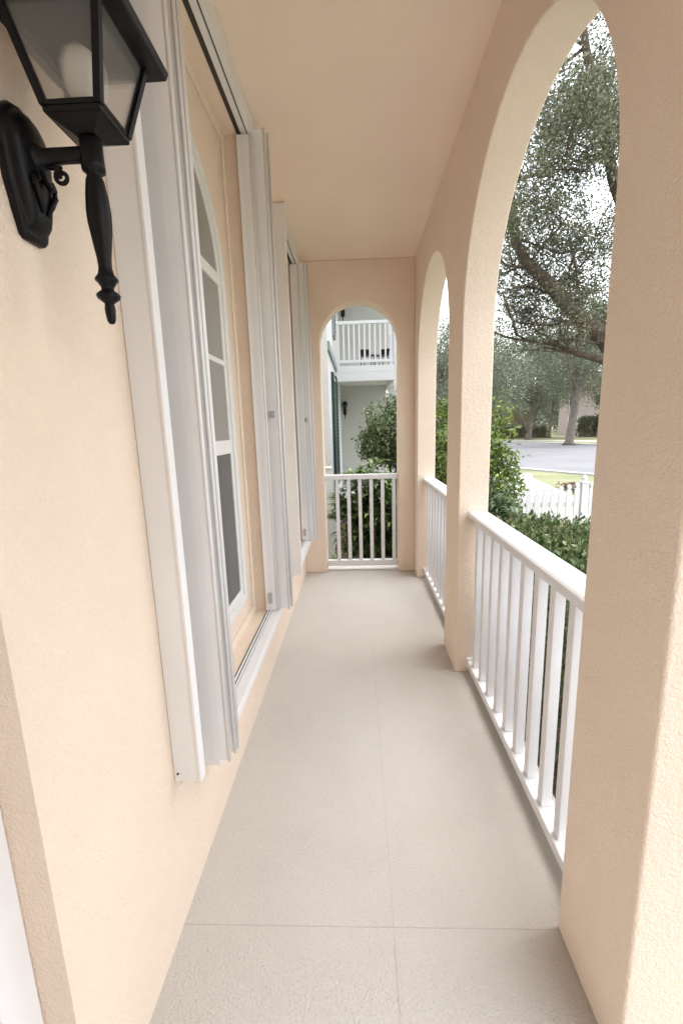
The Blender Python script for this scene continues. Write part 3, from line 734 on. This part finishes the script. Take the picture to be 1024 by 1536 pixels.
for k, (pts, a, b2) in enumerate(limbs):
    mb = MB(); n = len(pts)
    mb.tube([Vector(p) - O for p in pts], [a + (b2 - a) * i / (n - 1) for i in range(n)], 12)
    mb.build('limb', M['bark'], oak, smooth=True)
    for i in range(2, n):
        for q in range(3 if k < 4 else 2):
            p = Vector(pts[i]); dd = Vector((rnd.gauss(0, 1), rnd.gauss(0, 1), rnd.gauss(0.25, .7)))
            branch_tree(rnd, p, dd, rnd.uniform(.6, 1.3), 0.026, 0, segs, tips, 2)
mb = MB()
for pts, rr in segs:
    if min(p.z for p in pts) < 2.6 or min(p.x for p in pts) < 2.2: continue
    mb.tube([p - O for p in pts], rr, 5)
tag(mb.build('twigs', M['bark'], oak, smooth=True), kind='stuff')
T = np.array([tuple(t) for t in tips])
# extra clumps filling out the crown, with gaps
_, C1 = clumped((4.1, 9.0, 6.4), (2.1, 2.6, 3.7), 900, 900, 0.1, 0.1, gap=lambda C: (np.sin(C[:, 0] * 2.1 + C[:, 2] * 1.3) + np.sin(C[:, 2] * 2.7 - C[:, 1] * 1.9) + np.sin(C[:, 1] * 2.3 + 1)) > -0.35)
_, C2 = clumped((6.2, 8.2, 6.0), (2.4, 3.0, 2.8), 260, 260, 0.1, 0.2)
Cs = np.concatenate([T[rng.permutation(len(T))[:1450]], C1, C2])
n_in = 54
P = np.repeat(Cs, n_in, axis=0) + rng.normal(size=(len(Cs) * n_in, 3)) * np.repeat(0.075 + 0.085 * rng.random(len(Cs)), n_in)[:, None]
keep = (P[:, 2] > 2.75) & (P[:, 0] > 2.1) & ~((P[:, 1] < 8.25) & (P[:, 2] < 4.25) & (rng.random(len(P)) < 0.76))
P = P[keep]
leaf_mesh('crown', leaf_arrays(P - np.array(O), 0.054, 0.42, droop=0.1, up=0.2), M['oakleaf'], oak)

def far_tree(label, base, h, tr, crown, leaf, nl, mat, seed, fork=False, group='trees across the road', bark='bark_far'):
    rnd = random.Random(seed)
    t = empty('shade_tree', (base[0], base[1], G), label, 'tree', group)
    mb = MB()
    mb.tube([(0, 0, -0.02), (0, 0, 0.3), (0.03 * h, 0, h * 0.35), (0.01 * h, 0, h * 0.62)], [tr * 1.7, tr, tr * 0.8, tr * 0.5], 12)
    if fork:
        mb.tube([(0, 0, 0.8), (-0.12 * h, 0, h * 0.3), (-0.26 * h, 0.3, h * 0.55)], [tr * 0.7, tr * 0.5, tr * 0.25], 8)
        mb.tube([(0, 0, 1.0), (0.10 * h, 0, h * 0.35), (0.22 * h, 0.3, h * 0.6)], [tr * 0.6, tr * 0.4, tr * 0.2], 8)
    for k in range(7):
        a = rnd.uniform(0, 2 * PI); r_ = crown[0] * rnd.uniform(.4, .8)
        z0 = h * rnd.uniform(.35, .55)
        mb.tube([(0.02 * h, 0, z0), (r_ * .45 * math.cos(a), r_ * .45 * math.sin(a), z0 + h * .12), (r_ * math.cos(a), r_ * math.sin(a), z0 + h * .25)], [tr * .45, tr * .3, tr * .1], 7)
    mb.build('trunk', M[bark], t, smooth=True)
    P, _ = clumped((0, 0, h * 0.66), (crown[0], crown[0], crown[1]), 420, nl, leaf * 2.2, 0.35, gap=lambda C: np.sin(C[:, 0] * 9 / crown[0]) + np.sin(C[:, 2] * 8 / crown[1] + C[:, 1]) > -1.0)
    leaf_mesh('crown', leaf_arrays(P, leaf, 0.5, droop=0.4, up=0.2), mat, t)
    return t
far_tree('tall straight trunked tree standing on the far roadside', (19.0, 40.6), 13, 0.37, (5.5, 4.0), 0.17, 22000, M['moss_haze_leaf'], 1)
far_tree('forked grey green tree across the road, left of the straight trunk', (21.6, 57), 12, 0.33, (7.0, 4.6), 0.22, 22000, M['moss_haze_leaf'], 2, fork=True)
far_tree('dark oak further right behind the straight trunk', (32, 60), 14, 0.5, (7, 5), 0.24, 16000, M['oakleaf'], 3)
far_tree('pale tree at the left edge of the far group', (13.0, 52), 12, 0.4, (6, 4.6), 0.2, 20000, M['moss_haze_leaf'], 4)
far_tree('slim brown trunked tree between the two big ones', (26.2, 62), 13, 0.24, (5.0, 4.5), 0.22, 12000, M['moss_haze_leaf'], 5)
far_tree('far tree seen above the shrubs through the narrow arch', (6.4, 36), 10.5, 0.35, (4.6, 3.7), 0.15, 18000, M['moss_haze_leaf'], 6)
far_tree('rounded tree standing left of the road behind the fence line', (8.6, 30.5), 7.8, 0.25, (3.0, 2.6), 0.13, 14000, M['moss_haze_leaf'], 8)
# hedges across the road
for (x, y, lx_, ly_, h, mt, lb) in ((22.0, 64, 9, 3, 1.6, 'oakleaf', 'long low clipped hedge across the road left of the tree'), (33, 62, 5, 3, 2.6, 'oakleaf', 'dark rounded hedge across the road right of the tree'), (20, 74, 16, 3, 4.4, 'oakleaf', 'tall dark shrubbery behind the far hedges')):
    n = 1500
    C = np.column_stack([rng.uniform(-lx_ / 2, lx_ / 2, n), rng.uniform(-ly_ / 2, ly_ / 2, n), h * rng.random(n) ** .6])
    P = np.repeat(C, 6, axis=0) + rng.normal(size=(n * 6, 3)) * 0.14
    t = empty('far_hedge', (x, y, G), lb, 'hedge'); leaf_mesh('foliage', leaf_arrays(P, 0.26, 0.55), M[mt], t)
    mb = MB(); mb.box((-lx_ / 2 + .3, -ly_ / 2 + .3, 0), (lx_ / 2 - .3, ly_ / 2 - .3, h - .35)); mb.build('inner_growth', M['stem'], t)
# far wood closing the horizon
Pw = []
for k in range(150):
    a = math.radians(rng.uniform(-4, 62)); r_ = rng.uniform(95, 140); c = (r_ * math.sin(a), r_ * math.cos(a), rng.uniform(3, 7))
    Pq, _ = clumped(c, (6, 6, rng.uniform(3.5, 5.5)), 60, 420, 0.9, 0.4); Pw.append(Pq)
Pw = np.concatenate(Pw); Pw = Pw[Pw[:, 2] > G]
tag(leaf_mesh('distant_wood', leaf_arrays(Pw, 0.75, 0.6), M['moss_haze_leaf']), 'pale grey green wood along the horizon', 'wood', kind='stuff')

# ------------------------------------------------------------------ pink house across the road
ph = empty('pink_house', (42, 72, G), 'pale pink house showing between the far trees', 'house')
ph.rotation_euler = (0, 0, math.radians(-28))
mb = MB(); mb.box((-9, -5, 0), (9, 5, 7.2)); mb.build('wall', M['pink'], ph)
mb = MB(); mb.hexa([(-9.6, -5.6, 7.21), (9.6, -5.6, 7.21), (9.6, 5.6, 7.21), (-9.6, 5.6, 7.21)], [(-5, -0.3, 9.8), (5, -0.3, 9.8), (5, 0.3, 9.8), (-5, 0.3, 9.8)]); mb.build('roof', M['roof'], ph)
for fx in (-7, -3.5, 0, 3.5, 7):
    for fz in (1.2, 4.4):
        f = empty('window'); f.parent = ph
        mb = MB(); mb.box((fx - .7, -5.06, fz - .1), (fx + .7, -5.002, fz + 1.7)); mb.build('frame', M['white'], f)
        mb = MB(); mb.box((fx - .55, -5.1, fz), (fx + .55, -5.061, fz + 1.55)); mb.build('pane', M['darkglass'], f)

# ------------------------------------------------------------------ neighbour's white house with its two-storey porch
nb = empty('white_house', (-0.42, 9.6, G), 'white neighbouring house with a two storey porch beyond the end arch', 'house')
nx, ny0, nz0 = -0.42, 9.6, G
def N(mb, a, b): mb.box((a[0] - nx, a[1] - ny0, a[2] - nz0), (b[0] - nx, b[1] - ny0, b[2] - nz0))
mb = MB(); N(mb, (-6, 7.0, G), (-0.42, 16, 6.6)); mb.build('side_wall', M['nwhite'], nb)
mb = MB(); N(mb, (-0.419, 9.6, 2.70), (0.93, 12.4, 2.83)); N(mb, (-0.419, 9.6, 2.52), (0.93, 9.72, 2.699)); N(mb, (0.80, 9.721, 2.52), (0.93, 12.4, 2.699)); mb.build('balcony_slab', M['white'], nb, bevel=0.006)
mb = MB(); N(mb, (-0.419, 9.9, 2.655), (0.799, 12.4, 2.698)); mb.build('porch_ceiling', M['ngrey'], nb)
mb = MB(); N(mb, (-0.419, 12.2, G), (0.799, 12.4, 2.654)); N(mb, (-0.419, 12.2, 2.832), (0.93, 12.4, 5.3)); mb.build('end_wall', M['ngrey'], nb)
mb = MB(); N(mb, (-0.419, 9.5, G), (0.94, 12.2, 0.0)); mb.build('porch_base', M['nwhite'], nb, bevel=0.01)
for z0, z1 in ((0.001, 2.519), (2.831, 5.3)):
    mb = MB(); N(mb, (0.80, 9.6, z0), (0.95, 9.75, z1)); N(mb, (0.785, 9.585, z1 - 0.13), (0.965, 9.765, z1 - 0.02)); mb.build('post', M['white'], nb, bevel=0.004)
    mb = MB(); N(mb, (0.80, 11.2, z0), (0.95, 11.35, z1)); mb.build('post', M['white'], nb, bevel=0.004)
mb = MB(); N(mb, (-0.419, 9.5, 5.301), (1.05, 12.5, 5.5)); mb.build('porch_roof', M['white'], nb)
mb = MB(); N(mb, (-6.2, 6.8, 6.601), (-0.2, 16.2, 6.8)); mb.build('roof', M['roof'], nb)
rl = empty('balcony_railing', (0, 0, 0)); rl.parent = nb
mb = MB(); N(mb, (-0.415, 9.62, 3.66), (0.798, 9.69, 3.72)); mb.build('top_rail', M['white'], rl, bevel=0.004)
mb = MB(); N(mb, (-0.415, 9.63, 2.90), (0.798, 9.68, 2.95)); mb.build('bottom_rail', M['white'], rl, bevel=0.004)
for k in range(11):
    x = -0.345 + k * 0.1085
    mb = MB(); N(mb, (x - 0.017, 9.638, 2.951), (x + 0.017, 9.672, 3.659)); mb.build('baluster', M['white'], rl, bevel=0.002)
mb = MB(); N(mb, (0.82, 9.76, 3.66), (0.90, 11.19, 3.72)); N(mb, (0.83, 9.76, 2.90), (0.88, 11.19, 2.95))
mb.build('side_rail', M['white'], rl, bevel=0.004)
for k in range(10):
    y = 9.86 + k * 0.14
    mb = MB(); N(mb, (0.838, y, 2.951), (0.872, y + 0.034, 3.659)); mb.build('baluster', M['white'], rl, bevel=0.002)
mb = MB(); N(mb, (-0.419, 7.0, 2.72), (-0.385, 9.55, 2.86)); mb.build('band_course', M['slate_paint'], nb, bevel=0.004)
for (y0, y1, z0, z1, mt) in ((7.75, 8.2, 0.45, 2.5, 'green_paint'), (8.85, 9.35, 0.45, 2.55, 'green_paint'), (8.6, 9.1, 3.25, 4.3, 'slate_paint')):
    mb = MB(); N(mb, (-0.418, y0, z0), (-0.375, y1, z1)); sh = mb.build('window_shutter', M[mt], nb, bevel=0.003)
    mb = MB()
    for k in range(int((z1 - z0 - 0.12) / 0.07)):
        z = z0 + 0.06 + k * 0.07; mb.hexa([(-0.374 - nx, y0 + 0.05 - ny0, z - nz0), (-0.362 - nx, y0 + 0.05 - ny0, z - nz0), (-0.362 - nx, y1 - 0.05 - ny0, z - nz0), (-0.374 - nx, y1 - 0.05 - ny0, z - nz0)],
                                          [(-0.374 - nx, y0 + 0.05 - ny0, z + 0.05 - nz0), (-0.371 - nx, y0 + 0.05 - ny0, z + 0.05 - nz0), (-0.371 - nx, y1 - 0.05 - ny0, z + 0.05 - nz0), (-0.374 - nx, y1 - 0.05 - ny0, z + 0.05 - nz0)])
    mb.build('louvre', M[mt], sh)
f = empty('window'); f.parent = nb
mb = MB(); N(mb, (-0.4185, 8.21, 0.5), (-0.395, 8.84, 2.5)); mb.build('frame', M['white'], f, bevel=0.004)
mb = MB(); N(mb, (-0.3945, 8.27, 0.58), (-0.390, 8.78, 2.42)); mb.build('pane', M['pane_up'], f)

def small_lamp(x, y, z, label, s=1.0):
    t = empty('wall_lantern', (x, y, z), label, 'wall lamp')
    mb = MB(); mb.box((-0.05 * s, -0.001, -0.14 * s), (0.05 * s, -0.02, 0.06 * s)); mb.build('backplate', M['black'], t, bevel=0.004)
    mb = MB(); mb.tube([(0, -0.02, 0), (0, -0.15 * s, 0)], 0.014 * s); mb.build('arm', M['black'], t)
    mb = MB(); mb.lathe((0, -0.15 * s, 0), [(0.004, -0.3 * s), (0.012 * s, -0.25 * s), (0.02 * s, -0.1 * s), (0.013 * s, 0), (0.05 * s, 0.03 * s), (0.05 * s, 0.05 * s)], 10); mb.build('stem', M['black'], t)
    mb = MB(); mb.hexa([(-.05 * s, -.2 * s, .05 * s), (.05 * s, -.2 * s, .05 * s), (.05 * s, -.1 * s, .05 * s), (-.05 * s, -.1 * s, .05 * s)], [(-.085 * s, -.235 * s, .2 * s), (.085 * s, -.235 * s, .2 * s), (.085 * s, -.065 * s, .2 * s), (-.085 * s, -.065 * s, .2 * s)]); mb.build('lantern', M['darkglass'], t)
    mb = MB(); mb.hexa([(-.11 * s, -.26 * s, .2005 * s), (.11 * s, -.26 * s, .2005 * s), (.11 * s, -.04 * s, .2005 * s), (-.11 * s, -.04 * s, .2005 * s)], [(-.02 * s, -.17 * s, .3 * s), (.02 * s, -.17 * s, .3 * s), (.02 * s, -.13 * s, .3 * s), (-.02 * s, -.13 * s, .3 * s)]); mb.build('lantern_roof', M['black'], t)
    return t
small_lamp(-0.31, 12.2, 2.02, 'small black lantern on the grey wall under the white balcony', 0.8)
small_lamp(-0.30, 12.2, 4.55, 'small black lantern on the wall above the white balcony', 1.0)

# black balcony chairs
def patio_chair(x, y, rz, label, s=0.62):
    t = empty('balcony_chair', (x, y, 2.83), label, 'chair', 'black chairs on the white balcony'); t.rotation_euler = (0, 0, rz); t.scale = (s, s, s)
    mb = MB(); mb.box((-.2, -.2, .38), (.2, .2, .42)); mb.build('seat', M['black'], t, bevel=0.01)
    mb = MB(); mb.hexa([(-.2, .18, .42), (.2, .18, .42), (.2, .21, .42), (-.2, .21, .42)], [(-.19, .25, .66), (.19, .25, .66), (.19, .28, .66), (-.19, .28, .66)]); mb.build('backrest', M['black'], t, bevel=0.01)
    for sx in (-.18, .18):
        for sy in (-.18, .18):
            mb = MB(); mb.tube([(sx, sy, .38), (sx * 1.1, sy * 1.15, 0.001)], 0.014, 8); mb.build('leg', M['black'], t)
patio_chair(0.27, 10.0, 0.3, 'left one of the two black chairs behind the balcony railing')
patio_chair(0.56, 10.05, -0.6, 'right one of the two black chairs behind the balcony railing')

# white garden gate between the two houses, left of the end railing
gt = empty('garden_gate', (-0.62, 6.7, G), 'white painted garden gate against the white house wall', 'gate')
for x in (-0.55, 0.17):
    mb = MB(); mb.box((x - 0.045, -0.045, 0), (x + 0.045, 0.045, 1.45)); mb.box((x - 0.06, -0.06, 1.451), (x + 0.06, 0.06, 1.48)); mb.build('post', M['white'], gt, bevel=0.004)
mb = MB(); mb.box((-0.50, -0.02, 0.15), (0.12, 0.02, 0.23)); mb.box((-0.50, -0.02, 0.88), (0.12, 0.02, 0.97)); mb.build('crossbar', M['white'], gt, bevel=0.003)
for k in range(4):
    x = -0.42 + k * 0.14
    mb = MB(); mb.box((x - 0.016, -0.015, 0.231), (x + 0.016, 0.015, 0.879)); mb.build('bar', M['white'], gt, bevel=0.002)
